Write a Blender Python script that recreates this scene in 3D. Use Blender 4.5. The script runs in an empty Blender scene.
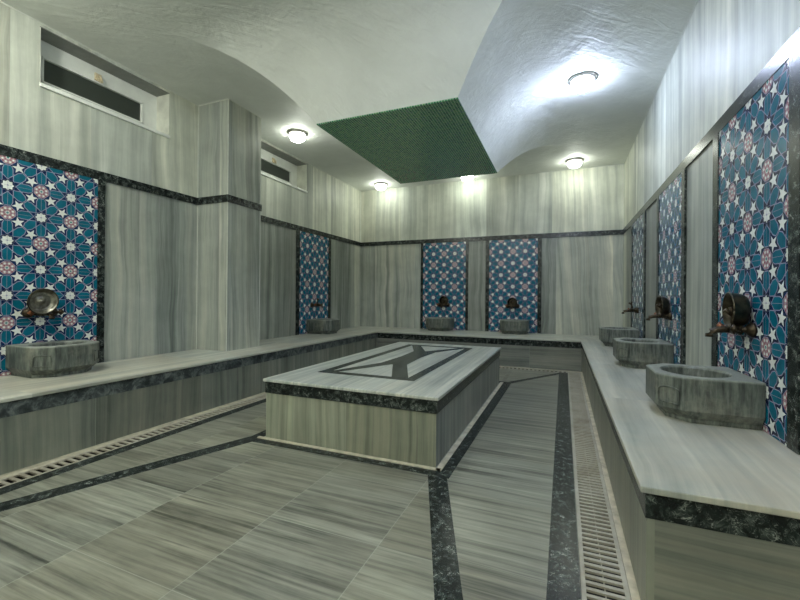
import bpy, bmesh, math, random
from mathutils import Vector, Matrix
random.seed(7)
C = bpy.context.scene.collection
PI = math.pi
# ------------------------------------------------------------------ dimensions (metres)
XL, XR, YB, YN = -4.158, 0.954, 7.78, -2.6       # walls
ZC = 3.47                                        # ceiling
ZB = 0.483                                       # bench top
BL, BR, BF, BE = -3.27, 0.277, 6.775, 1.648      # bench fronts, right bench end
BT0, BT1 = 2.25, 2.335                           # black band
GAP = 0.0015

# ------------------------------------------------------------------ object helpers
def obj(name, bm, mats, parent=None, smooth=False, recalc=True):
    me = bpy.data.meshes.new(name)
    if recalc: bmesh.ops.recalc_face_normals(bm, faces=bm.faces[:])
    bm.to_mesh(me); bm.free()
    if not isinstance(mats, (list, tuple)): mats = [mats]
    for m in mats: me.materials.append(m)
    if smooth:
        for p in me.polygons: p.use_smooth = True
    o = bpy.data.objects.new(name, me); C.objects.link(o)
    if parent: o.parent = parent
    return o
def tag(o, label, cat, group=None):
    o['label'] = label; o['category'] = cat
    if group: o['group'] = group
    return o
def thing(name, label, cat, loc=(0,0,0), rotz=0, group=None):
    o = bpy.data.objects.new(name, None); C.objects.link(o)
    o.empty_display_size = .1
    o.location = loc; o.rotation_euler = (0,0,rotz)
    return tag(o, label, cat, group)
def struct(name, bm, mats, parent=None, smooth=False, recalc=True):
    o = obj(name, bm, mats, parent, smooth, recalc)
    if not parent: o['kind'] = 'structure'
    return o
def dup(root, loc, rotz, label):
    r = root.copy(); C.objects.link(r); r.location = loc; r.rotation_euler = (0,0,rotz); r['label'] = label
    for ch in list(root.children):
        c = ch.copy(); C.objects.link(c); c.parent = r
        for g in ch.children:
            d = g.copy(); C.objects.link(d); d.parent = c
    return r
def box(bm, x0, x1, y0, y1, z0, z1, mi=0, bev=0):
    g = bmesh.new()
    bmesh.ops.create_cube(g, size=1)
    for v in g.verts:
        v.co = Vector(((x0+x1)/2+v.co.x*(x1-x0), (y0+y1)/2+v.co.y*(y1-y0), (z0+z1)/2+v.co.z*(z1-z0)))
    if bev: bmesh.ops.bevel(g, geom=g.edges[:], offset=bev, segments=2, affect='EDGES', profile=.5)
    merge(bm, g, mi)
def merge(bm, g, mi=0):
    mp = {v: bm.verts.new(v.co) for v in g.verts}
    for f in g.faces:
        n = bm.faces.new([mp[v] for v in f.verts]); n.material_index = mi; n.smooth = f.smooth
    g.free()
def bx(*a, **k):
    bm = bmesh.new(); box(bm, *a, **k); return bm
def prism(pts, z0, z1, bev=0):
    bm = bmesh.new()
    a = [bm.verts.new((x, y, z0)) for x, y in pts]; b = [bm.verts.new((x, y, z1)) for x, y in pts]
    bm.faces.new(a[::-1]); bm.faces.new(b)
    n = len(pts)
    for i in range(n): bm.faces.new((a[i], a[(i+1) % n], b[(i+1) % n], b[i]))
    bmesh.ops.recalc_face_normals(bm, faces=bm.faces[:])
    if bev: bmesh.ops.bevel(bm, geom=bm.edges[:], offset=bev, segments=2, affect='EDGES', profile=.5)
    return bm
def lathe(prof, n=32, M=None, bm=None, mi=0, squash=None):
    """prof: (radius, height) list about local z"""
    g = bmesh.new(); rings = []
    for r, h in prof:
        if r < 1e-5: rings.append([g.verts.new((0,0,h))])
        else: rings.append([g.verts.new((r*math.cos(2*PI*i/n), r*math.sin(2*PI*i/n), h)) for i in range(n)])
    for A, B in zip(rings, rings[1:]):
        for i in range(n):
            j = (i+1) % n
            if len(A) == 1 and len(B) == 1: continue
            if len(A) == 1: g.faces.new((A[0], B[j], B[i]))
            elif len(B) == 1: g.faces.new((A[i], A[j], B[0]))
            else: g.faces.new((A[i], A[j], B[j], B[i]))
    for f in g.faces: f.smooth = True
    if M: g.transform(M)
    if bm is None: bm = bmesh.new()
    merge(bm, g, mi); return bm
def tube(bm, pts, rad, n=12, mi=0):
    g = bmesh.new(); pts = [Vector(p) for p in pts]; rings = []
    rads = rad if isinstance(rad, (list, tuple)) else [rad]*len(pts)
    up = Vector((0,0,1))
    for i, p in enumerate(pts):
        d = (pts[min(i+1, len(pts)-1)]-pts[max(i-1, 0)]).normalized()
        u = d.cross(up) if abs(d.dot(up)) < .95 else d.cross(Vector((0,1,0)))
        u.normalize(); w = d.cross(u)
        rings.append([g.verts.new(p+(u*math.cos(2*PI*k/n)+w*math.sin(2*PI*k/n))*rads[i]) for k in range(n)])
    for A, B in zip(rings, rings[1:]):
        for k in range(n):
            f = g.faces.new((A[k], A[(k+1) % n], B[(k+1) % n], B[k])); f.smooth = True
    g.faces.new(rings[0][::-1]); g.faces.new(rings[-1])
    merge(bm, g, mi)

# ------------------------------------------------------------------ materials
class NT:
    def __init__(s, name):
        s.m = bpy.data.materials.new(name); s.m.use_nodes = True
        s.t = s.m.node_tree; s.t.nodes.clear()
        s.out = s.n('ShaderNodeOutputMaterial'); s.b = s.n('ShaderNodeBsdfPrincipled')
        s.l(s.b.outputs[0], s.out.inputs[0])
    def n(s, k, **p):
        nd = s.t.nodes.new(k)
        for a, v in p.items(): setattr(nd, a, v)
        return nd
    def l(s, a, b): s.t.links.new(a, b)
    def set(s, nd, i, v):
        if hasattr(v, 'node'): s.l(v, nd.inputs[i])
        else: nd.inputs[i].default_value = v
    def math(s, op, a, b=0.0, c=None):
        nd = s.n('ShaderNodeMath', operation=op); s.set(nd, 0, a); s.set(nd, 1, b)
        if c is not None: s.set(nd, 2, c)
        return nd.outputs[0]
    def comb(s, x, y, z):
        nd = s.n('ShaderNodeCombineXYZ'); s.set(nd, 0, x); s.set(nd, 1, y); s.set(nd, 2, z); return nd.outputs[0]
    def noise(s, vec, scale, detail=4, rough=.55, dist=0.0):
        nd = s.n('ShaderNodeTexNoise'); s.l(vec, nd.inputs['Vector'])
        nd.inputs['Scale'].default_value = scale; nd.inputs['Detail'].default_value = detail
        nd.inputs['Roughness'].default_value = rough; nd.inputs['Distortion'].default_value = dist
        return nd.outputs[0]
    def ramp(s, f, stops, interp='LINEAR'):
        nd = s.n('ShaderNodeValToRGB'); s.l(f, nd.inputs[0]); cr = nd.color_ramp; cr.interpolation = interp
        while len(cr.elements) < len(stops): cr.elements.new(.5)
        for e, (p, c) in zip(cr.elements, stops):
            e.position = p; e.color = (*c, 1) if len(c) == 3 else c
        return nd.outputs[0]
    def mix(s, f, a, b, mode='MIX'):
        nd = s.n('ShaderNodeMix', data_type='RGBA', blend_type=mode)
        s.set(nd, 0, f)
        for i, v in ((6, a), (7, b)):
            if hasattr(v, 'node'): s.l(v, nd.inputs[i])
            else: nd.inputs[i].default_value = (*v, 1)
        return nd.outputs[2]
    def mr(s, v, a, b, c=0.0, d=1.0):
        nd = s.n('ShaderNodeMapRange'); s.l(v, nd.inputs[0])
        for i, x in enumerate((a, b, c, d)): nd.inputs[i+1].default_value = x
        return nd.outputs[0]
    def coords(s):
        tc = s.n('ShaderNodeTexCoord'); sp = s.n('ShaderNodeSeparateXYZ'); s.l(tc.outputs['Object'], sp.inputs[0])
        return tc.outputs['Object'], sp.outputs
    def bump(s, h, strength=.2, dist=.01):
        nd = s.n('ShaderNodeBump'); nd.inputs['Strength'].default_value = strength; nd.inputs['Distance'].default_value = dist
        s.l(h, nd.inputs['Height']); s.l(nd.outputs[0], s.b.inputs['Normal'])
    def fin(s, col, rough=.4, metal=0.0, spec=.5):
        s.set(s.b, 'Base Color', col if hasattr(col, 'node') else (*col, 1))
        s.set(s.b, 'Roughness', rough); s.set(s.b, 'Metallic', metal)
        s.b.inputs['Specular IOR Level'].default_value = spec
        return s.m

def marble(name, across, along, wa=.6, wl=50., stops=None, rough=.3, fa=9., warp=.05, tone=.35, grime=0.0, gcol=(.36,.33,.25),
           joint=.003, jstr=.45, off=0.0, offl=0.0, jcol=(.42,.44,.38), vein=.5, stretch=.035, stagger=0.0, fine=.38, tint=((.99,1,.97),(1.0,.97,.88))):
    """banded marble cut in slabs: bands run along axis `along`, vary over axis `across`; slabs wa (across) x wl (along)."""
    s = NT(name); P, xyz = s.coords(); ix = 'xyz'
    A = xyz[ix.index(across)]; L = xyz[ix.index(along)]
    ua = s.math('DIVIDE', s.math('ADD', A, off), wa); ia = s.math('FLOOR', ua)
    ls = s.math('ADD', L, offl)
    if stagger:
        wr = s.n('ShaderNodeTexWhiteNoise', noise_dimensions='1D'); s.l(s.math('ADD', ia, 3.3), wr.inputs['W'])
        ls = s.math('ADD', ls, s.math('MULTIPLY', wr.outputs[0], stagger))
    ul = s.math('DIVIDE', ls, wl); il = s.math('FLOOR', ul)
    wn = s.n('ShaderNodeTexWhiteNoise', noise_dimensions='2D'); s.l(s.comb(ia, il, 0.), wn.inputs['Vector'])
    sc = s.n('ShaderNodeSeparateColor'); s.l(wn.outputs['Color'], sc.inputs[0]); r1, r2, r3 = sc.outputs
    wv = s.noise(s.comb(s.math('MULTIPLY', A, 1.5), s.math('MULTIPLY', L, .9), s.math('MULTIPLY', r2, 20.)), 1.3, 3, .5)
    Aw = s.math('ADD', A, s.math('MULTIPLY', s.math('SUBTRACT', wv, .5), warp*1.2))
    # each slab's bands lean a little, its own way
    Aw = s.math('ADD', Aw, s.math('MULTIPLY', s.math('MULTIPLY', s.math('SUBTRACT', r1, .5), L), warp*1.0))
    v1 = s.comb(s.math('MULTIPLY', Aw, fa), s.math('MULTIPLY', L, fa*stretch), s.math('MULTIPLY', r3, 40.))
    n1 = s.noise(v1, 1.0, 7, .68)
    v2 = s.comb(s.math('MULTIPLY', Aw, fa*3.6), s.math('MULTIPLY', L, fa*stretch*2), s.math('MULTIPLY', r2, 60.))
    n2 = s.noise(v2, 1.0, 4, .6)
    f = s.math('ADD', s.math('MULTIPLY', n1, 1-fine), s.math('MULTIPLY', n2, fine))
    col = s.ramp(f, stops)
    # dark thin veins
    v3 = s.comb(s.math('MULTIPLY', Aw, fa*2.2), s.math('MULTIPLY', L, fa*stretch*1.2), s.math('MULTIPLY', r1, 30.))
    n3 = s.noise(v3, 1.0, 2, .5)
    vm = s.math('MULTIPLY', s.mr(n3, .60, .72), vein)
    col = s.mix(vm, col, stops[0][1])
    # slab tone and tint
    tv = s.math('ADD', 1-tone/2, s.math('MULTIPLY', r1, tone))
    col = s.mix(1.0, col, s.comb(tv, tv, tv), 'MULTIPLY')
    col = s.mix(1.0, col, s.mix(r3, *tint), 'MULTIPLY')
    # mottling across both axes
    cl = s.noise(P, 3.0, 5, .6)
    m_ = s.mr(cl, .3, .7, .86, 1.1)
    col = s.mix(1.0, col, s.comb(m_, m_, m_), 'MULTIPLY')
    if grime:
        g = s.noise(P, 1.7, 6, .65); g2 = s.noise(P, 9.0, 5, .7)
        gm = s.math('MULTIPLY', s.mr(s.math('ADD', s.math('MULTIPLY', g, .7), s.math('MULTIPLY', g2, .3)), .42, .78), grime)
        col = s.mix(gm, col, gcol)
    # joints
    def jm(u, w):
        fr = s.math('FRACT', u); d = s.math('MINIMUM', fr, s.math('SUBTRACT', 1.0, fr))
        return s.math('LESS_THAN', s.math('MULTIPLY', d, w), joint/2)
    j = s.math('MAXIMUM', jm(ua, wa), jm(ul, wl)) if joint else None
    if joint: col = s.mix(s.math('MULTIPLY', j, jstr), col, jcol)
    return s.fin(col, rough*1.15)

WALL = [(.34,(.10,.115,.105)), (.43,(.22,.245,.23)), (.50,(.33,.355,.33)), (.58,(.44,.455,.41)), (.68,(.62,.62,.55))]
WALL_LIT = [(.34,(.27,.295,.27)), (.43,(.41,.435,.40)), (.50,(.50,.53,.48)), (.57,(.61,.635,.58)), (.66,(.74,.75,.70))]  # same marble made paler: light on the upper walls put into the colour
FLOOR = [(.36,(.048,.052,.043)), (.43,(.125,.130,.110)), (.50,(.205,.212,.178)), (.57,(.270,.276,.235)), (.66,(.37,.37,.315))]
TOP = [(.36,(.24,.27,.26)), (.45,(.38,.41,.395)), (.54,(.52,.535,.50)), (.64,(.68,.68,.63))]
M = {}
M['wall_x'] = marble('marble_wall_across_x', 'x', 'z', .92, 50, WALL, .38, 4.2, .12, .62, off=.12, stretch=.03, fine=.25)
M['wall_y'] = marble('marble_wall_across_y', 'y', 'z', .78, 50, WALL, .38, 4.2, .09, .55, off=.30, stretch=.03, fine=.25)
M['upper_x'] = marble('lit_marble_wall_across_x', 'x', 'z', .60, 50, WALL_LIT, .45, 4.5, .08, .34, off=.2, vein=.35, fine=.25)
M['upper_y'] = marble('lit_marble_wall_across_y', 'y', 'z', .60, 50, WALL_LIT, .45, 4.5, .08, .34, off=.05, vein=.35, fine=.25)
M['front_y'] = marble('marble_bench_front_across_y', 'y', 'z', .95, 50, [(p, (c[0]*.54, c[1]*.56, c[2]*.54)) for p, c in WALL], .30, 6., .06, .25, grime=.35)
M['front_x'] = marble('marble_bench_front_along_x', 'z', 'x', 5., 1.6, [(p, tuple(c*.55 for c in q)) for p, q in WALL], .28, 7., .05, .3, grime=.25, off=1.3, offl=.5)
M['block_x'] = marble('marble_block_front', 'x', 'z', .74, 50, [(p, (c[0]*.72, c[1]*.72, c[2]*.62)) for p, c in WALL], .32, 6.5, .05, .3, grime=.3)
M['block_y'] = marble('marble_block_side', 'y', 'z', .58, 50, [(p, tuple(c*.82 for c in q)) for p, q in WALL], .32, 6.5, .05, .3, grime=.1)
M['slab_y'] = marble('marble_slab_along_y', 'x', 'y', 3., 1.5, TOP, .26, 6., .08, .12, grime=.95, gcol=(.47,.42,.32), off=1.1, vein=.2)
M['slab_x'] = marble('marble_slab_along_x', 'y', 'x', 3., 1.5, TOP, .26, 6., .08, .12, grime=.8, gcol=(.50,.47,.36), off=1.1, vein=.2)
M['top_y'] = marble('marble_block_top', 'x', 'y', .40, 9., TOP, .24, 15., .03, .10, off=.46, vein=.35, stretch=.03)
M['floor_l'] = marble('marble_floor_left', 'y', 'x', .56, .62, FLOOR, .30, 14., .015, .34, grime=.35, off=.03, offl=.16, vein=.8, stretch=.05, stagger=.0, joint=.004)
M['floor_r'] = marble('marble_floor_right', 'y', 'x', .60, 3.0, FLOOR, .26, 14., .012, .24, grime=.15, off=.1, offl=2.2, vein=.8, stretch=.04, jstr=.2)

def granite():
    s = NT('black_granite'); P, _ = s.coords()
    n = s.noise(P, 22., 6, .7, .6); n2 = s.noise(P, 70., 3, .7)
    v = s.n('ShaderNodeTexVoronoi', feature='DISTANCE_TO_EDGE'); v.inputs['Scale'].default_value = 14.
    wp = s.noise(P, 9., 3, .6); ad = s.n('ShaderNodeVectorMath', operation='ADD'); s.l(P, ad.inputs[0])
    s.l(s.comb(wp, s.math('MULTIPLY', wp, .7), wp), ad.inputs[1]); s.l(ad.outputs[0], v.inputs['Vector'])
    col = s.ramp(n, [(.36,(.004,.006,.006)), (.50,(.013,.018,.017)), (.60,(.040,.052,.047)), (.72,(.13,.15,.135))])
    ve = s.math('MULTIPLY', s.mr(v.outputs[0], .03, 0.0), s.mr(n, .47, .58))
    col = s.mix(s.math('MULTIPLY', ve, .75), col, (.45,.48,.43))
    col = s.mix(s.math('MULTIPLY', s.mr(n2, .66, .72), .45), col, (.36,.40,.36))
    return s.fin(col, .26, 0.0, .30)
M['granite'] = granite()
def granite_worn():
    s = NT('worn_grey_black_granite'); P, _ = s.coords()
    n = s.noise(P, 12., 6, .72, .6)
    return s.fin(s.ramp(n, [(.34,(.012,.016,.017)), (.47,(.045,.056,.056)), (.56,(.12,.14,.135)), (.68,(.24,.26,.24))]), .3)
M['granite_worn'] = granite_worn()

def plaster():
    s = NT('ceiling_plaster'); P, xyz = s.coords()
    a = s.noise(P, 2.2, 6, .6, .5)
    v = s.comb(s.math('MULTIPLY', s.math('ADD', xyz[0], xyz[1]), 2.0), s.math('MULTIPLY', s.math('SUBTRACT', xyz[0], xyz[1]), 9.), s.math('MULTIPLY', xyz[2], 6.))
    b = s.noise(v, 1.1, 5, .6, 1.2)
    c = s.noise(P, 28., 4, .6)
    col = s.ramp(a, [(.3,(.69,.71,.665)), (.6,(.76,.78,.735)), (.8,(.79,.81,.77))])
    h = s.math('ADD', s.math('MULTIPLY', a, .9), s.math('ADD', s.math('MULTIPLY', b, .55), s.math('MULTIPLY', c, .06)))
    s.bump(h, .55, .035)
    return s.fin(col, .62)
M['plaster'] = plaster()

def simple(name, col, rough=.5, metal=0.0, var=.15, scale=20., spec=.5, bump=0.0):
    s = NT(name); P, _ = s.coords(); n = s.noise(P, scale, 5, .6)
    c = s.ramp(n, [(.3, tuple(x*(1-var) for x in col)), (.7, tuple(min(1, x*(1+var)) for x in col))])
    if bump: s.bump(n, bump, .003)
    return s.fin(c, rough, metal, spec)
M['teal'] = simple('teal_glaze', (.005,.120,.185), .13, var=.30, scale=9.)
M['navy'] = simple('navy_glaze', (.008,.025,.085), .13, var=.2)
M['pinkline'] = simple('pale_pink_line_glaze', (.30,.30,.42), .14, var=.1)
M['white'] = simple('white_glaze', (.74,.77,.72), .14, var=.05)
M['pink'] = simple('pink_glaze', (.38,.26,.28), .14, var=.2, scale=60.)
M['red'] = simple('red_glaze', (.26,.07,.09), .14, var=.2)
M['green'] = simple('green_glaze', (.02,.22,.16), .14, var=.2)
for k_ in ('teal','navy','pinkline','white','pink','red','green'):
    for n_ in M[k_].node_tree.nodes:
        if n_.type == 'BSDF_PRINCIPLED': n_.inputs['Specular IOR Level'].default_value = .22; n_.inputs['Roughness'].default_value = .2
M['grout'] = simple('beige_grout', (.50,.46,.35), .8, var=.3, scale=14.)
M['channel'] = simple('shade_dark_channel', (.012,.010,.008), .8, var=.4)  # near-black: the shade below the grates is put into the colour
M['metal_ring'] = simple('brushed_lamp_metal', (.42,.40,.37), .35, 1.0, var=.1)
M['pvc'] = simple('white_pvc', (.84,.86,.80), .35, var=.08, scale=6.)
M['pvc_dirty'] = simple('worn_painted_reveal', (.66,.67,.58), .5, var=.2, scale=5.)
M['brass_old'] = simple('tarnished_brass', (.050,.038,.024), .42, .85, var=.5, scale=30.)
M['copper'] = simple('reddish_copper', (.22,.09,.045), .4, .8, var=.4, scale=30.)
M['handle'] = simple('yellowed_latch', (.70,.60,.40), .4, var=.3, scale=60.)
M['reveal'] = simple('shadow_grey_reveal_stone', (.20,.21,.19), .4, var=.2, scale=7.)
M['line'] = simple('pale_corner_grout', (.60,.62,.56), .6, var=.1)

def grate_mat():
    s = NT('worn_plastic_grate'); P, _ = s.coords()
    n = s.noise(P, 3., 6, .7)
    col = s.ramp(n, [(.3,(.24,.21,.155)), (.5,(.37,.35,.28)), (.7,(.46,.44,.37))])
    return s.fin(col, .5)
M['grate'] = grate_mat()
def basin_mat():
    s = NT('grey_green_basin_marble'); P, xyz = s.coords()
    v = s.comb(s.math('MULTIPLY', xyz[0], 14.), s.math('MULTIPLY', xyz[1], 14.), s.math('MULTIPLY', xyz[2], 2.))
    n = s.noise(v, 2.6, 6, .65); n2 = s.noise(P, 5., 6, .7)
    col = s.ramp(n, [(.34,(.030,.036,.031)), (.5,(.090,.104,.090)), (.66,(.18,.20,.17))])
    col = s.mix(s.math('MULTIPLY', s.mr(n2, .52, .68), .45), col, (.30,.29,.23))
    col = s.mix(s.math('MULTIPLY', s.mr(xyz[2], .232, .25), .55), col, (.36,.38,.33))
    s.bump(n2, .25, .006)
    return s.fin(col, .42)
M['basin'] = basin_mat()
def bowl_mat(name, dark, light):
    s = NT(name); P, xyz = s.coords(); n = s.noise(P, 18., 6, .7)
    return s.fin(s.ramp(n, [(.35, dark), (.6, light)]), .36, .9)
M['bowl_silver'] = bowl_mat('dull_silver_bowl', (.10,.09,.065), (.34,.33,.28))
M['bowl_dark'] = bowl_mat('dark_bronze_bowl', (.028,.023,.017), (.10,.085,.055))
def mosaic_mat():
    s = NT('green_glass_mosaic'); P, xyz = s.coords(); T = .026
    ux = s.math('DIVIDE', xyz[0], T); uy = s.math('DIVIDE', xyz[1], T)
    wn = s.n('ShaderNodeTexWhiteNoise', noise_dimensions='2D'); s.l(s.comb(s.math('FLOOR', ux), s.math('FLOOR', uy), 0.), wn.inputs['Vector'])
    col = s.ramp(wn.outputs[0], [(0,(.02,.12,.075)), (.35,(.035,.20,.10)), (.6,(.06,.27,.12)), (.85,(.12,.30,.11)), (1,(.03,.14,.16))])
    def g(u):
        fr = s.math('FRACT', u); d = s.math('MINIMUM', fr, s.math('SUBTRACT', 1.0, fr)); return s.math('LESS_THAN', d, .11)
    col = s.mix(s.math('MAXIMUM', g(ux), g(uy)), col, (.42,.58,.42))
    return s.fin(col, .2)
M['mosaic'] = mosaic_mat()
def lamp_mat(name, col, st):
    s = NT(name); s.b.inputs['Emission Color'].default_value = (*col, 1); s.b.inputs['Emission Strength'].default_value = st
    return s.fin((.8,.8,.8), .3)
M['lamp_cool'] = lamp_mat('cool_lamp_glass', (.64,.74,1.0), 58.)
M['lamp_neutral'] = lamp_mat('neutral_lamp_glass', (.98,1.0,.91), 78.)
M['lamp_green'] = lamp_mat('pale_lamp_glass', (.95,1.0,.88), 14.)
def pane_mat():
    s = NT('dark_ribbed_glass'); P, _ = s.coords(); n = s.noise(P, 60., 4, .6); s.bump(n, .3, .004)
    s.b.inputs['Transmission Weight'].default_value = .35
    return s.fin((.07,.085,.07), .3)
M['pane'] = pane_mat()

# ------------------------------------------------------------------ floor
bm = bmesh.new(); Z0 = -.16
CH = [(-3.17, -3.05), (.085, .235)]      # channel x ranges (left, right)
FY = 6.56                                # back drain channel starts
box(bm, BL-.02, -3.20, YN, BF+.05, Z0, 0, 2)                       # curb by the left bench
box(bm, -3.055, -2.27, YN, FY, Z0, 0, 0)
merge(bm, prism([(-2.27,YN),(.072,YN),(.072,.16),(-.725,2.46),(-.725,FY),(-2.27,FY)], Z0, 0), 0)
merge(bm, prism([(.072,.16),(.072,FY),(-.725,FY),(-.725,2.46)], Z0, 0), 1)
box(bm, .250, BR+.02, YN, BF+.05, Z0, 0, 2)
box(bm, -3.055, .072, 6.715, BF+.05, Z0, 0, 2)
box(bm, BR+.02, XR+.1, YN, BE-.0, Z0, 0, 1)
box(bm, XL-.1, XR+.1, YN-.1, YB+.1, Z0-.15, Z0, 3)
box(bm, .0722, .2498, 6.701, BF+.05, Z0, -.0005, 2); box(bm, -3.1998, -3.0552, 6.701, BF+.05, Z0, -.0005, 2)
for x in (-3.20, -3.059, .072, .246): box(bm, x, x+.004, YN, BF-.06, Z0, -.032, 3)  # added dark liners, slot shade painted onto the channel sides
for x in (-3.20, -3.056, .072, .2485): box(bm, x, x+.0012, YN, BF-.06, -.033, -.003, 3)
box(bm, -3.05, .07, FY, FY+.004, Z0, -.003, 3); box(bm, -3.05, .07, 6.711, 6.715, Z0, -.003, 3)
struct('floor', bm, [M['floor_l'], M['floor_r'], M['grout'], M['channel']])
def strip(n, pts, mat='granite', z=.0015):
    struct('trim_%d' % n, prism(pts, -.02, z), M[mat])
strip(1, [(-2.34,2.435),(-.66,2.435),(-.66,2.535),(-2.34,2.535)])
strip(2, [(-.768,2.535),(-.66,2.535),(-.635,5.46),(-.768,5.46)])
strip(3, [(-2.34,2.535),(-2.242,2.535),(-2.242,5.46),(-2.34,5.46)])
strip(4, [(-2.34,5.432),(-.66,5.432),(-.66,5.53),(-2.34,5.53)])
strip(5, [(-.80,2.435),(-.672,2.435),(.068,.30),(.068,.02)], z=.0018)
strip(6, [(-2.34,2.53),(-2.225,2.50),(-2.957,.50),(-2.957,.86)], z=.0018)
strip(7, [(-.73,5.46),(-.66,5.42),(.02,6.52),(-.06,6.52)], z=.0018)
strip(8, [(-2.34,5.53),(-2.25,5.53),(-2.90,6.52),(-3.0,6.52)], z=.0018)
strip(9, [(-.052,YN),(.070,YN),(.070,6.555),(-.052,6.555)], z=.0022)
strip(10, [(-3.05,YN),(-2.955,YN),(-2.955,6.555),(-3.05,6.555)], z=.0022)
# grout fillet round the block
bm = bmesh.new()
box(bm, -2.27, -.74, 2.51, 2.54, -.01, .008); box(bm, -.772, -.735, 2.51, 5.45, -.01, .008)
struct('trim_11', bm, M['grout'])

def grate(x0, x1, y0, y1, along, pitch, split, name, label):
    """slotted drain cover: side rails, cross bars, optional middle rail"""
    bm = bmesh.new(); zt, zb = .001, -.009
    if along == 'y':
        r = .018
        box(bm, x0, x0+r, y0, y1, zb, zt); box(bm, x1-r, x1, y0, y1, zb, zt)
        if split: box(bm, (x0+x1)/2-.0018, (x0+x1)/2+.0018, y0, y1, zb, zt-.005)
        y = y0
        while y < y1-pitch*.3:
            box(bm, x0+r, x1-r, y, y+pitch*.42, zb, zt-.0008); y += pitch
    else:
        r = .022
        box(bm, x0, x1, y0, y0+r, zb, zt); box(bm, x0, x1, y1-r, y1, zb, zt)
        x = x0
        while x < x1-pitch*.3:
            box(bm, x, x+pitch*.45, y0+r, y1-r, zb, zt-.0008); x += pitch
    return tag(obj(name, bm, M['grate']), label, 'drain')
grate(-3.198, -3.057, YN+.05, 6.70, 'y', .052, False, 'drain_grate', 'long slotted floor drain cover along the foot of the left bench')
grate(.074, .248, YN+.05, 6.70, 'y', .040, True, 'drain_grate', 'long slotted floor drain cover along the foot of the right bench')
grate(-3.052, .070, 6.565, 6.71, 'x', .062, False, 'drain_grate', 'slotted floor drain cover along the foot of the back bench, behind the central slab')

# ------------------------------------------------------------------ walls
def wall_boxes(bm, a0, a1, z0, z1, holes, put):
    """rectangle minus holes (a0,a1,z0,z1) as boxes"""
    xs = sorted({a0, a1, *[h[0] for h in holes], *[h[1] for h in holes]})
    for u, v in zip(xs, xs[1:]):
        zz = [(z0, z1)]
        for h in holes:
            if h[0] <= u and v <= h[1]:
                zz = [q for s in zz for q in ((s[0], min(s[1], h[2])), (max(s[0], h[3]), s[1])) if q[1]-q[0] > 1e-6]
        for s in zz: put(u, v, *s)
ZM = (BT0+BT1)/2
W1 = (1.945, 3.155, 2.935, 3.44); W2 = (4.575, 5.765, 2.955, 3.445)
bm = bmesh.new()
box(bm, XL-.35, XL, YN, YB+.35, -.2, ZM, 0)
wall_boxes(bm, YN, YB+.35, ZM, ZC+.3, [W1, W2], lambda u, v, z0, z1: box(bm, XL-.35, XL, u, v, z0, z1, 1))
struct('wall_left', bm, [M['wall_y'], M['upper_y']])
bm = bmesh.new(); box(bm, XL-.35, XR+.35, YB, YB+.35, -.2, ZM, 0); box(bm, XL-.35, XR+.35, YB, YB+.35, ZM, ZC+.3, 1)
struct('wall_back', bm, [M['wall_x'], M['upper_x']])
bm = bmesh.new(); box(bm, XR, XR+.35, YN, YB, -.2, ZM, 0); box(bm, XR, XR+.35, YN, YB, ZM, ZC+.3, 1)
struct('wall_right', bm, [M['wall_y'], M['upper_y']])
bm = bmesh.new(); box(bm, XL-.35, XR+.35, YN-.35, YN, -.2, ZM, 0); box(bm, XL-.35, XR+.35, YN-.35, YN, ZM, ZC+.3, 1)
struct('wall_front', bm, [M['wall_x'], M['upper_x']])
# pier on the left wall
CX, CY0, CY1 = -3.672, 3.54, 4.085
bm = bmesh.new()
box(bm, XL-.02, CX, CY0, CY1, ZB, ZM, 0); box(bm, XL-.02, CX, CY0, CY1, ZM, ZC+.02, 1)
for f in bm.faces:
    n = f.calc_center_median()
    if abs(n.y-CY0) < .001 or abs(n.y-CY1) < .001: f.material_index += 2
struct('wall_pier', bm, [M['wall_y'], M['wall_y'], M['wall_x'], M['wall_x']])
# black band (trim), one ring round the room and the pier
T = .014; bm = bmesh.new()
box(bm, XL, XL+T, YN, CY0, BT0, BT1); box(bm, XL, XL+T, CY1, YB, BT0, BT1)
box(bm, XL, CX+T, CY0-T, CY0, BT0, BT1); box(bm, XL, CX+T, CY1, CY1+T, BT0, BT1); box(bm, CX, CX+T, CY0, CY1, BT0, BT1)
box(bm, XL+T, XR-T, YB-T, YB, BT0, BT1); box(bm, XR-T, XR, YN, YB, BT0, BT1)
struct('trim_12', bm, M['granite'])
# pale grout lines: pier arrises and ceiling joint
bm = bmesh.new(); q = .006
box(bm, CX-q, CX+.002, CY0-.002, CY0+q, ZB, ZC); box(bm, CX-q, CX+.002, CY1-q, CY1+.002, ZB, ZC)
box(bm, XL, XL+q, CY0-q, CY0, ZB, ZC)
for x0, x1, y0, y1 in ((XL, XL+q, YN, CY0), (XL, XL+q, CY1, YB), (XR-q, XR, YN, YB), (XL, XR, YB-q, YB), (XL, CX+q, CY0-q, CY0), (CX, CX+q, CY0, CY1)):
    box(bm, x0, x1, y0, y1, ZC-.008, ZC+.004)
struct('trim_13', bm, M['line'])

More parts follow.
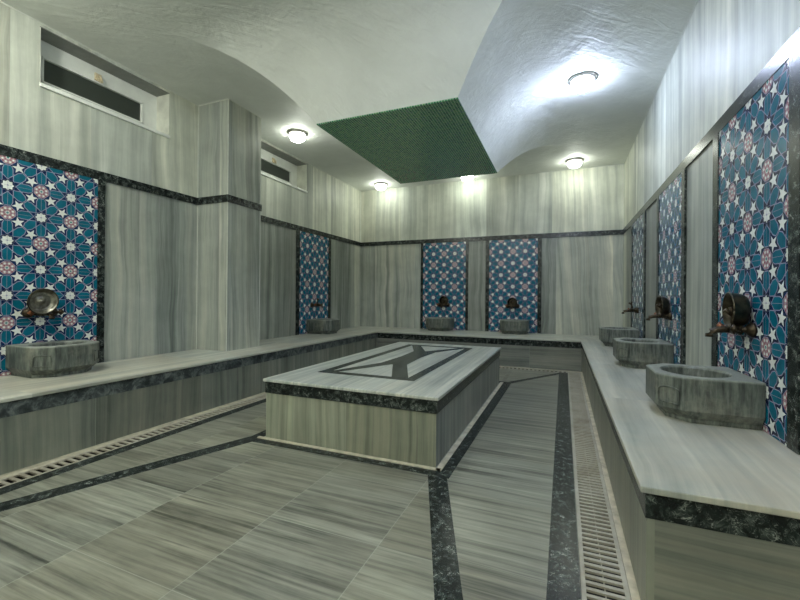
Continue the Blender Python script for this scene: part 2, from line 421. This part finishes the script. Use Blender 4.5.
# ------------------------------------------------------------------ ceiling: flat margin, hanging centre with concave flanks
CXM, CYM, HX, HY, S1, DROP = -1.60, 4.515, .735, 1.125, .95, .57
ss = [S1*i/18 for i in range(19)]
hz = lambda s: ZC-DROP+DROP*(1-(1-s/S1)**2.2)
bm = bmesh.new(); N = 20
def rimpt(side, t, s):
    X, Y = HX+s, HY+s
    return {0: (CXM-X+2*X*t, CYM-Y), 1: (CXM+X, CYM-Y+2*Y*t), 2: (CXM+X-2*X*t, CYM+Y), 3: (CXM-X, CYM+Y-2*Y*t)}[side]
for side in range(4):
    g = [[bm.verts.new((*rimpt(side, k/N, s), hz(s))) for k in range(N+1)] for s in ss]
    for A, B in zip(g, g[1:]):
        for k in range(N):
            f = bm.faces.new((A[k], A[k+1], B[k+1], B[k])); f.smooth = True
def quad(x0, x1, y0, y1, z):
    bm.faces.new([bm.verts.new(p) for p in ((x0,y0,z),(x0,y1,z),(x1,y1,z),(x1,y0,z))])
ox0, ox1, oy0, oy1 = CXM-HX-S1, CXM+HX+S1, CYM-HY-S1, CYM+HY+S1
quad(XL-.1, ox0, YN-.1, YB+.1, ZC); quad(ox1, XR+.1, YN-.1, YB+.1, ZC)
quad(ox0, ox1, YN-.1, oy0, ZC); quad(ox0, ox1, oy1, YB+.1, ZC)
quad(CXM-HX, CXM+HX, CYM-HY, CYM+HY, ZC-DROP)
for f in bm.faces:
    if f.normal.z > 0 or f.calc_area() == 0: pass
bm.normal_update()
for f in bm.faces:
    if f.normal.z > 0: f.normal_flip()
struct('ceiling', bm, M['plaster'], recalc=False)
e = .012
struct('trim_14', bx(CXM-HX+.002, CXM+HX-.002, CYM-HY+.002, CYM+HY-.002, ZC-DROP-e, ZC-DROP-.0005), M['mosaic'])

# ------------------------------------------------------------------ windows
def window(n, w, depth=.205):
    y0, y1, z0, z1 = w; X = XL-depth
    # lining of the reveal
    bm = bmesh.new(); t = .008
    box(bm, XL-.33, XL-.001, y0+.0005, y0+t, z0+t, z1-t, 0); box(bm, XL-.33, XL-.001, y1-t, y1-.0005, z0+t, z1-t, 0)
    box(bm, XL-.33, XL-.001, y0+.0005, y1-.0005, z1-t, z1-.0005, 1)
    o = struct('window_%d' % n, bm, [M['pvc_dirty'], M['reveal']])
    bm = bmesh.new(); f = .10; zi = z0+.018; zt = z1-.140
    box(bm, X-.05, X, y0+t, y1-t, zt-.01, z1-t, bev=.0)                     # top frame (deep)
    box(bm, X-.05, X, y0+t, y1-t, zi, zi+.103, bev=.0)
    box(bm, X-.05, X, y0+t, y0+.112, zi+.103, zt-.01); box(bm, X-.05, X, y1-.17, y1-t, zi+.103, zt-.01)
    # inner bead
    a0, a1, b0, b1 = y0+.112, y1-.17, zi+.103, zt-.01
    for u in ((a0, a1, b0, b0+.014), (a0, a1, b1-.014, b1), (a0, a0+.014, b0, b1), (a1-.014, a1, b0, b1)):
        box(bm, X-.04, X+.008, *u)
    fr = obj('window_frame', bm, M['pvc'], o)
    obj('window_sill', bx(XL-.33, XL+.018, y0-.0, y1-.0, z0-.012, z0+.018, bev=.003), M['pvc'], o)
    obj('pane', bx(X-.032, X-.024, a0, a1, b0, b1), M['pane'], fr)
    ym = (y0+y1)/2-.03; bm = bmesh.new()
    box(bm, X, X+.014, ym-.032, ym+.032, zt-.005, zt+.07, bev=.004)
    tube(bm, [(X+.012, ym, zt+.04), (X+.034, ym, zt+.035), (X+.04, ym+.01, zt+.02), (X+.034, ym+.024, zt-.015)], .010)
    obj('window_latch', bm, M['handle'], fr)
window(1, W1); window(2, W2)

# ------------------------------------------------------------------ benches
OV = .018; SL = .024
def bench(label, slab, band, front, mats, extra=None):
    t = thing('marble_bench', label, 'bench', ((slab[0]+slab[1])/2, (slab[2]+slab[3])/2, 0))
    inv = Matrix.Translation(-t.location)
    def part(n, bm, m):
        bm.transform(Matrix.Translation((0,0,0))); o = obj(n, bm, m, t); o.matrix_parent_inverse = inv; return o
    part('slab_top', bx(*slab, ZB-SL, ZB, bev=.004), M[mats[0]])
    part('black_band', band, M[mats[2]]); part('front_panel', front, mats[1]); return t
# left
bm = bx(BL-.02, BL, YN+.01, BF+.02, .360, ZB-SL); box(bm, BL, BL+OV, BF, BF+.02, .360, ZB-SL)
f = bx(BL-.03, BL-.004, YN+.01, BF+.03, 0.0, .360); box(f, BL-.004, BL+OV, BF+.004, BF+.03, 0.0, .360)
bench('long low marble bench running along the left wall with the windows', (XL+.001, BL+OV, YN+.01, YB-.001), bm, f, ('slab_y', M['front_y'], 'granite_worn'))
# back
bm = bx(BL+OV+.0005, BR-OV-.0005, BF, BF+.02, .360, ZB-SL); f = bx(BL+OV+.0005, BR-OV-.0005, BF+.004, BF+.03, 0.0, .360)
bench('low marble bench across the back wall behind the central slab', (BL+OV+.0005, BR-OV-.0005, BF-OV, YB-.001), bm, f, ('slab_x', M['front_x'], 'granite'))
# right
bm = bx(BR, BR+.02, BE, BF+.02, .365, ZB-SL); box(bm, BR-OV, BR, BF, BF+.02, .365, ZB-SL); box(bm, BR+.02, XR-.001, BE, BE+.02, .365, ZB-SL)
f = bx(BR+.004, BR+.03, BE+.004, BF+.03, 0.0, .365); box(f, BR-OV, BR+.004, BF+.004, BF+.03, 0.0, .365); box(f, BR+.03, XR-.001, BE+.004, BE+.03, 0.0, .365, 1)
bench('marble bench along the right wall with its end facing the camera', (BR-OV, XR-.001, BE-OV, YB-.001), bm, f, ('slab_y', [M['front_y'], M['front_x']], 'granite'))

# ------------------------------------------------------------------ central slab
bx0, bx1, by0, by1 = -2.228, -.778, 2.552, 5.42
t = thing('marble_slab_platform', 'large rectangular marble massage slab with black inlaid X in the middle of the floor', 'platform', ((bx0+bx1)/2, (by0+by1)/2, 0))
inv = Matrix.Translation(-t.location)
def bpart(n, bm, m, parent=None):
    o = obj(n, bm, m, parent or t); o.matrix_parent_inverse = inv if not parent else Matrix(); return o
bm = bx(bx0+.006, bx1-.006, by0+.006, by1-.006, 0, .362)
bm.normal_update()
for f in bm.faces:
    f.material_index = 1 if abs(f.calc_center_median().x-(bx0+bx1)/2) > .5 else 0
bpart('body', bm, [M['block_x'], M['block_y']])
bpart('black_band', bx(bx0, bx1, by0, by1, .362, .452), M['granite'])
top = bpart('slab_top', bx(bx0-.014, bx1+.014, by0-.014, by1+.014, .452, .476, bev=.005), M['top_y'])
ix0, ix1, iy0, iy1 = -2.0, -1.095, 2.955, 5.19; bw = .085; zt = .4772
bm = bmesh.new()
def flat(pts, z=zt, zb=.470):
    g = prism(pts, zb, z); merge(bm, g)
flat([(ix0,iy0),(ix1,iy0),(ix1,iy0+bw),(ix0,iy0+bw)]); flat([(ix0,iy1-bw),(ix1,iy1-bw),(ix1,iy1),(ix0,iy1)])
flat([(ix0,iy0),(ix0+bw,iy0),(ix0+bw,iy1),(ix0,iy1)], zt+.0001); flat([(ix1-bw,iy0),(ix1,iy0),(ix1,iy1),(ix1-bw,iy1)], zt+.0001)
flat([(-1.70,3.62),(-1.56,3.60),(-1.42,3.62),(-1.445,4.12),(-1.42,4.62),(-1.56,4.62),(-1.70,4.60),(-1.675,4.12)], zt+.0002)
flat([(-1.925,3.03),(-1.85,3.03),(-1.56,3.61),(-1.70,3.64)], zt+.0003)
flat([(-1.32,3.03),(-1.17,3.03),(-1.42,3.64),(-1.56,3.61)], zt+.0004)
flat([(-1.56,4.61),(-1.80,5.12),(-1.925,5.12),(-1.70,4.58)], zt+.0005)
flat([(-1.42,4.58),(-1.17,5.12),(-1.25,5.12),(-1.56,4.61)], zt+.0006)
bpart('black_inlay', bm, M['granite'])

# ------------------------------------------------------------------ tiled panels
A = .2225
def clip(poly, x0, x1, z0, z1):
    for ax, lim, sg in ((0, x0, 1), (0, x1, -1), (1, z0, 1), (1, z1, -1)):
        out = []
        for i in range(len(poly)):
            p, q = poly[i-1], poly[i]
            ip, iq = sg*(p[ax]-lim) >= 0, sg*(q[ax]-lim) >= 0
            if ip != iq:
                tt = (lim-p[ax])/(q[ax]-p[ax]); out.append((p[0]+tt*(q[0]-p[0]), p[1]+tt*(q[1]-p[1])))
            if iq: out.append(q)
        poly = out
        if len(poly) < 3: return []
    return poly
def rot(p, a): return (p[0]*math.cos(a)-p[1]*math.sin(a), p[0]*math.sin(a)+p[1]*math.cos(a))
def starp(n, R, r, a0=0): return [(((R if k % 2 == 0 else r)*math.cos(a0+PI*k/n)), ((R if k % 2 == 0 else r)*math.sin(a0+PI*k/n))) for k in range(2*n)]
def ngon(n, R, a0=0): return [(R*math.cos(a0+2*PI*k/n), R*math.sin(a0+2*PI*k/n)) for k in range(n)]
HEXA = [(.225,0),(.37,.148),(.60,.148),(.725,.10),(.725,-.10),(.60,-.148),(.37,-.148)]       # between star and rosette
HEXD = [(.225,0),(.37,.148),(.56,.148),(.69,.075),(.69,-.075),(.56,-.148),(.37,-.148)]                    # on the diagonals
def shrink(P, d):
    cx = sum(p[0] for p in P)/len(P); cy = sum(p[1] for p in P)/len(P)
    out = []
    for x, y in P:
        L = math.hypot(x-cx, y-cy); out.append((cx+(x-cx)*(L-d)/L, cy+(y-cy)*(L-d)/L))
    return out
TEAL, NAVY, PL, WH, PK, RD, GR = range(7)
def star_cell():
    L = []
    for k in range(8):
        H = HEXA if k % 2 == 0 else HEXD; a = k*PI/4
        L.append((PL, 1, [rot(p, a) for p in shrink(H, -.012)])); L.append((TEAL, 2, [rot(p, a) for p in shrink(H, .012)]))
    # thin pale lines down the middle of the straps
    for k in range(8):
        a = k*PI/4
        for sg in (-1, 1):
            y = sg*.178
            L.append((PL, 1.4, [rot(p, a) for p in ((-.14, y-.006), (.44, y-.006), (.44, y+.006), (-.14, y+.006))]))
    L.append((WH, 3, starp(8, .195, .14, 0)))
    L.append((PL, 3.3, ngon(8, .028)))
    return L
def flower_cell():
    L = []
    for k in range(4):
        a = PI/4+k*PI/2; c = (.435*math.cos(a), .435*math.sin(a))
        st = [rot(p, a) for p in starp(5, .235, .105)]; L.append((NAVY, 2.4, [(c[0]+p[0], c[1]+p[1]) for p in st]))
        st = [rot(p, a) for p in starp(5, .200, .083)]; L.append((WH, 3, [(c[0]+p[0], c[1]+p[1]) for p in st]))
    L.append((NAVY, 3.4, ngon(8, .285, PI/8))); L.append((PL, 3.7, ngon(8, .258, PI/8))); L.append((PK, 4, ngon(8, .245, PI/8)))
    for k in range(8):
        a = k*PI/4+PI/8
        L.append((WH, 4.3, [(.165*math.cos(a)+p[0], .165*math.sin(a)+p[1]) for p in ngon(6, .036)]))
        L.append((RD, 4.3, [(.205*math.cos(a+PI/8)+p[0], .205*math.sin(a+PI/8)+p[1]) for p in ngon(5, .028)]))
        L.append((RD, 4.3, [(.105*math.cos(a+PI/8)+p[0], .105*math.sin(a+PI/8)+p[1]) for p in ngon(5, .026)]))
    L.append((WH, 4.4, ngon(8, .062))); L.append((GR, 4.7, ngon(8, .04)))
    return L
SC, FC = star_cell(), flower_cell()
TM = [M[k] for k in ('teal', 'navy', 'pinkline', 'white', 'pink', 'red', 'green')]
def tile_field_mesh(hw, z0, z1):
    """field in local frame: wall plane y=0, room towards -y, x along the wall"""
    bm = bmesh.new(); box(bm, -hw, hw, -.010, -.0005, z0, z1, NAVY)
    top = z1-.005
    for r in range(-1, 10):
        for i in range(-3, 4):
            cell = FC if (r+i) % 2 == 1 else SC
            for mi, lay, P in cell:
                Q = clip([(i*A+p[0]*A, top-r*A+p[1]*A) for p in P], -hw, hw, z0, z1)
                if len(Q) < 3: continue
                vs = [bm.verts.new((p[0], -.010-lay*.0002, p[1])) for p in Q]
                try: bm.faces.new(vs).material_index = mi
                except ValueError: pass
    # fine tile joints
    for i in range(-2, 3):
        for mi in (PL,):
            x = i*A
            if abs(x) < hw-.01:
                f = bm.faces.new([bm.verts.new(p) for p in ((x-.0008,-.01105,z0),(x+.0008,-.01105,z0),(x+.0008,-.01105,z1),(x-.0008,-.01105,z1))]); f.material_index = mi
    for r in range(0, 8):
        z = top-r*A
        if z < z1-.01 and z > z0+.01:
            f = bm.faces.new([bm.verts.new(p) for p in ((-hw,-.01105,z-.0008),(hw,-.01105,z-.0008),(hw,-.01105,z+.0008),(-hw,-.01105,z+.0008))]); f.material_index = PL
    bm.normal_update()
    for f in bm.faces:
        if len(f.verts) and abs(f.normal.y) > .9 and f.normal.y > 0 and f.calc_center_median().y < -.0101: f.normal_flip()
    return bm
BWD = .065
def panel(loc, rotz, w, label, group=None):
    t = thing('tiled_panel', label, 'tile panel', loc, rotz, group)
    hw = .445; z0, z1 = ZB+.001, BT0-.001
    obj('tile_field', tile_field_mesh(hw, z0, z1), TM, t, recalc=False)
    for s in (-1, 1):
        a, b = sorted((s*hw, s*(hw+w))); obj('border', bx(a, b, -.018, -.0005, z0, z1, bev=.002), M['granite'], t)
    return t
LW, RW, BW = PI/2, -PI/2, 0     # rotation so that local -y points into the room
# left wall: normal +x  -> local -y -> +x : rotate by +90deg
PANELS = {
 'ln': ((XL, 1.962, 0), LW, .065), 'lf': ((XL, 6.01, 0), LW, .085),
 'bl': ((-2.243, YB, 0), BW, .055), 'br': ((-.888, YB, 0), BW, .07),
 'rn': ((XR, 2.765, 0), RW, .095), 'rm': ((XR, 4.52, 0), RW, .09), 'rf': ((XR, 6.28, 0), RW, .09)}
PL_LAB = {
 'ln': 'blue star-patterned tile panel on the left wall beside the camera, below the larger window',
 'lf': 'blue star-patterned tile panel at the far end of the left wall past the pier',
 'bl': 'left one of the two blue star-patterned tile panels on the back wall',
 'br': 'right one of the two blue star-patterned tile panels on the back wall',
 'rn': 'blue star-patterned tile panel on the right wall nearest the camera',
 'rm': 'middle blue star-patterned tile panel of the three on the right wall',
 'rf': 'blue star-patterned tile panel on the right wall nearest the back corner'}
for k, (l, r, w) in PANELS.items(): panel(l, r, w, PL_LAB[k])

# ------------------------------------------------------------------ basins  (local: wall y=0, room -y, base z=0)
def basin_outline(hw, D, ch):
    return [(hw, -.004), (hw, -(D-ch)), (hw-ch, -D), (-hw+ch, -D), (-hw, -(D-ch)), (-hw, -.004)]
def resample(P, per):
    out = []
    for i in range(len(P)):
        p, q = P[i], P[(i+1) % len(P)]
        for k in range(per): out.append((p[0]+(q[0]-p[0])*k/per, p[1]+(q[1]-p[1])*k/per))
    return out
def basin_body(hw=.248, D=.455, ch=.11, H=.248, zbev=.07, inset=.055):
    bm = bmesh.new(); per = 8
    O = resample(basin_outline(hw, D, ch), per)
    B = resample(basin_outline(hw-.035, D-inset, ch*.9), per)
    n = len(O)
    ring = lambda P, z: [bm.verts.new((p[0], p[1], z)) for p in P]
    scale = lambda P, s: [(p[0]*s, -.004+(p[1]+.004)*s) for p in P]
    r0 = ring(B, 0); r1 = ring([(b[0]*.97+o[0]*.03, b[1]*.97+o[1]*.03) for b, o in zip(B, O)], .022); r2 = ring(O, zbev); r3 = ring(O, H-.006); r4 = ring([(p[0]*.985, -.004+(p[1]+.004)*.985) for p in O], H)
    # oval bowl
    cy, ax, ay = -D*.52, hw*.80, D*.37
    def oval(P, f, z):
        out = []
        for p in P:
            a = math.atan2((p[1]-cy)/ay, p[0]/ax); out.append(bm.verts.new((ax*f*math.cos(a), cy+ay*f*math.sin(a), z)))
        return out
    o = [oval(O, 1.0, H), oval(O, .96, H-.012), oval(O, .90, H-.07), oval(O, .74, H-.14), oval(O, .45, H-.175), oval(O, .12, H-.185)]
    rings = [r0, r1, r2, r3, r4]+o
    for A_, B_ in zip(rings, rings[1:]):
        for i in range(n):
            j = (i+1) % n; bm.faces.new((A_[i], A_[j], B_[j], B_[i]))
    bm.faces.new(r0[::-1]); bm.faces.new(o[-1])
    return bm
def carved_panel(bm, p, q, z0, z1):
    """raised frame with arched head on the chamfer facet from p to q"""
    p, q = Vector((*p, 0)), Vector((*q, 0)); d = (q-p); L = d.length; d.normalize()
    nrm = Vector((d.y, -d.x, 0))
    if nrm.y > 0: nrm = -nrm
    def pt(u, z, o): v = p+d*u+nrm*o; return (v.x, v.y, z)
    m = L*.14; W = L-2*m
    path = [pt(m, z0, .003), pt(m, z1-.035, .003)]
    for k in range(1, 6):
        a = PI-PI*k/6; path.append(pt(L/2+W/2*math.cos(a), z1-.035+.018*math.sin(a), .003))
    path += [pt(L-m, z1-.035, .003), pt(L-m, z0, .003), pt(m, z0, .003)]
    tube(bm, path, .0042, 6)
def make_basin(label, loc, rotz):
    t = thing('stone_basin', label, 'basin', loc, rotz, 'carved stone basins on the benches')
    obj('basin_body', basin_body(), M['basin'], t)
    for s in (-1, 1):
        bm = bmesh.new(); carved_panel(bm, (s*.248, -.345), (s*.138, -.455), .095, .20)
        obj('carved_moulding', bm, M['basin'], t)
    bm = bmesh.new(); lathe([(0, .0655), (.016, .0655), (.018, .063)], 16, Matrix.Translation((0, -.25, 0)), bm)
    obj('drain_plug', bm, M['brass_old'], t)
    return t
BAS = [('ln', .02, 'carved grey stone basin on the left bench below the near window, nearest the camera'),
 ('lf', 0, 'carved grey stone basin at the far end of the left bench beyond the pier'),
 ('bl', -.02, 'left one of the two carved stone basins on the back bench'),
 ('br', .06, 'right one of the two carved stone basins on the back bench'),
 ('rn', -.01, 'carved grey stone basin on the right bench, largest and nearest the camera'),
 ('rm', -.04, 'middle carved stone basin of the three on the right bench'),
 ('rf', -.03, 'small-looking carved stone basin on the right bench nearest the back corner')]
def place(k, off, out=.0, z=ZB):
    l, r, w = PANELS[k]; v = Matrix.Rotation(r, 3, 'Z') @ Vector((off, -out, 0))
    return (l[0]+v.x, l[1]+v.y, z), r
b0 = None
for k, off, lab in BAS:
    loc, r = place(k, off, .012, ZB+.0005)
    if b0 is None: b0 = make_basin(lab, loc, r)
    else: dup(b0, loc, r, lab)

# ------------------------------------------------------------------ taps (local: wall y=0, room -y; z from the wall bar)
def make_tap(label, loc, rotz):
    t = thing('wall_tap', label, 'tap', loc, rotz, 'old brass taps above the basins')
    RX = Matrix.Rotation(PI/2, 4, 'X')       # local z -> -y
    bm = bmesh.new()
    tube(bm, [(-.085, -.05, 0), (-.05, -.058, 0), (0, -.062, 0), (.05, -.058, 0), (.085, -.05, 0)], [.019, .024, .030, .024, .019], 14)
    for s in (-1, 1): tube(bm, [(s*.085, -.004, 0), (s*.085, -.055, 0)], .014, 12)
    obj('tap_body', bm, M['brass_old'], t)
    for s in (-1, 1):
        obj('wall_flange', lathe([(0, 0), (.042, 0), (.041, .008), (.030, .022), (.018, .034), (0, .034)], 20, Matrix.Translation((s*.085, 0, 0)) @ RX), M['brass_old'], t)
    bm = bmesh.new()
    tube(bm, [(0, -.06, -.004), (0, -.10, -.006), (0, -.135, -.010), (0, -.160, -.018), (0, -.170, -.036), (0, -.170, -.05)], [.022, .019, .018, .018, .019, .019], 12)
    obj('spout', bm, M['brass_old'], t)
    for s in (-1, 1):
        bm = bmesh.new(); x = s*.105
        tube(bm, [(s*.085, -.055, 0), (x, -.075, .004)], .012, 10)
        lathe([(0, 0), (.013, .0), (.020, .010), (.020, .024), (.012, .032), (0, .033)], 16, Matrix.Translation((x, -.072, .004)) @ RX, bm)
        mh = M['copper'] if s < 0 else M['brass_old']; hd = obj('tap_handle', bm, mh, t); bm = bmesh.new()
        for a in range(2): tube(bm, [(x-.026*math.cos(a*PI/2), -.09, .004-.026*math.sin(a*PI/2)), (x+.026*math.cos(a*PI/2), -.09, .004+.026*math.sin(a*PI/2))], .006, 8)
        obj('cross_spokes', bm, mh, hd)
    bm = bmesh.new()
    tube(bm, [(0, -.062, 0), (0, -.062, .05), (0, -.064, .085), (0, -.07, .12)], [.013, .010, .009, .012], 12)
    tube(bm, [(-.03, -.066, .10), (.03, -.066, .10)], .007, 8)
    tube(bm, [(0, -.062, .07), (0, -.10, .105)], [.008, .011], 8)
    obj('diverter_stem', bm, M['brass_old'], t)
    return t
BRN = 0
TAPS = {'ln': 'tarnished brass tap behind the silver bowl on the near left tile panel',
 'lf': 'tarnished brass tap without a bowl on the far left tile panel',
 'bl': 'tarnished brass tap on the left tile panel of the back wall, behind a dark bowl',
 'br': 'tarnished brass tap on the right tile panel of the back wall, behind a reddish bowl',
 'rn': 'tarnished brass tap with long spout on the nearest right-hand tile panel, under a dark bowl',
 'rm': 'tarnished brass tap on the middle right-hand tile panel, under a bowl',
 'rf': 'tarnished brass tap without a bowl on the right-hand tile panel nearest the corner'}
t0 = None
for k, lab in TAPS.items():
    loc, r = place(k, 0, .012, .985)
    if t0 is None: t0 = make_tap(lab, loc, r)
    else: dup(t0, loc, r, lab)
# bowls hung over the diverter stems, mouth to the room
def make_bowl(label, loc, rotz, tilt, mats, R=.092, D=.08, spin=0):
    RX = Matrix.Rotation(PI/2, 4, 'X')
    t = thing('metal_bowl', label, 'bowl', loc, rotz, 'metal bowls kept on the taps')
    t.rotation_euler = (tilt, 0, rotz+spin)
    prof = [(0, 0), (R*.55, .001), (R*.80, .008), (R*.93, .03), (R, D), (R*1.04, D+.002), (R*1.03, D+.006), (R*.96, D+.004), (R*.88, .034), (R*.72, .014), (R*.62, .0115), (R*.58, .015), (R*.50, .0115), (R*.34, .0105), (R*.26, .017), (R*.10, .022), (0, .023)]
    sh = obj('bowl_shell', lathe(prof, 40, RX), mats[0], t)
    bm = bmesh.new(); g = [(R*1.0*math.cos(2*PI*k/40), -D-.004, R*1.0*math.sin(2*PI*k/40)) for k in range(41)]
    tube(bm, g, .0045, 8); obj('rim', bm, mats[1], sh)
    bm = bmesh.new(); lathe([(R*.20, .018), (R*.16, .026), (R*.06, .030), (0, .031)], 20, RX, bm); obj('centre_boss', bm, mats[2], sh)
    return t
sv, dk, cu = M['bowl_silver'], M['bowl_dark'], M['copper']
loc, r = place('ln', -.06, .128, 1.088); make_bowl('round silver-grey bowl with dark rim hung on the tap of the near left panel', loc, r, .10, (sv, dk, sv), .105, .05)
loc, r = place('rn', .03, .020, 1.088); make_bowl('deep dark bronze bowl propped on the tap of the nearest right-hand panel', loc, r, .0, (dk, dk, dk), .098, .078, -.05)
loc, r = place('rm', -.0, .020, 1.075); make_bowl('dark bronze bowl propped on the tap of the middle right-hand panel', loc, r, .0, (dk, dk, cu), .10, .07, .1)
loc, r = place('bl', .02, .020, 1.078); make_bowl('blackened bowl on the tap of the left panel of the back wall', loc, r, .05, (dk, dk, dk), .088, .07)
loc, r = place('br', .0, .020, 1.055); make_bowl('bowl with reddish centre on the tap of the right panel of the back wall', loc, r, .05, (dk, dk, cu), .088, .06)

# ------------------------------------------------------------------ ceiling lamps
def lamp(x, y, mat, label):
    t = thing('ceiling_lamp', label, 'lamp', (x, y, ZC-.0005), 0, 'round ceiling lamps')
    obj('lamp_base', lathe([(0, 0), (.135, 0), (.138, -.008), (.135, -.024), (.122, -.032), (.108, -.030), (0, -.028)], 36), M['metal_ring'], t)
    obj('lamp_globe', lathe([(.107, -.030), (.112, -.050), (.108, -.075), (.092, -.100), (.062, -.118), (.03, -.126), (0, -.128)], 24), M[mat], t)
lamp(.172, 4.60, 'lamp_cool', 'round glass ceiling lamp nearest the camera over the right bench, largest in view')
lamp(.16, 7.28, 'lamp_green', 'round glass ceiling lamp near the back right corner')
lamp(-1.70, 7.42, 'lamp_green', 'round glass ceiling lamp partly hidden behind the green mosaic by the back wall')
lamp(-3.50, 7.40, 'lamp_green', 'round glass ceiling lamp near the back left corner')
lamp(-3.52, 4.65, 'lamp_green', 'round glass ceiling lamp just past the pier on the left')
lamp(.172, 1.75, 'lamp_cool', 'round glass ceiling lamp above the camera, outside the photo, on the right')
lamp(-3.30, .85, 'lamp_neutral', 'round glass ceiling lamp outside the photo, above the near left basin')
lamp(.172, -1.3, 'lamp_neutral', 'unseen round ceiling lamp added as fill behind the camera on the right')  # this and the next two: unseen lamps added to raise the room's brightness
lamp(-3.50, -1.3, 'lamp_neutral', 'unseen round ceiling lamp added as fill behind the camera on the left')
lamp(-1.70, -1.3, 'lamp_neutral', 'unseen round ceiling lamp added as fill behind the camera in the middle')

# ------------------------------------------------------------------ world, camera, view
w = bpy.data.worlds.new('night'); bpy.context.scene.world = w; w.use_nodes = True
w.node_tree.nodes['Background'].inputs[0].default_value = (.02,.03,.025,1); w.node_tree.nodes['Background'].inputs[1].default_value = .3
yaw, pitch, roll, f, cx, cy = 3.91250538e-01, 1.71066300e-03, 8.39588046e-03, 395.702, 400.0, 295.686
fw = Vector((-math.sin(yaw)*math.cos(pitch), math.cos(yaw)*math.cos(pitch), math.sin(pitch)))
r = Vector((math.cos(yaw), math.sin(yaw), 0)); u = r.cross(fw)
r2 = math.cos(roll)*r+math.sin(roll)*u; u2 = -math.sin(roll)*r+math.cos(roll)*u
cam = bpy.data.cameras.new('camera'); co = bpy.data.objects.new('camera', cam); C.objects.link(co)
Mx = Matrix((r2, u2, -fw)).transposed().to_4x4(); Mx.translation = (0, 0, 1.15); co.matrix_world = Mx
cam.sensor_width = 36; cam.lens = f/800*36; cam.shift_y = (cy-300)/800; cam.clip_start = .02
bpy.context.scene.camera = co
vs = bpy.context.scene.view_settings
vs.view_transform = 'Standard'; vs.look = 'None'; vs.gamma = 1; vs.use_curve_mapping = False
vs.exposure = 1.5
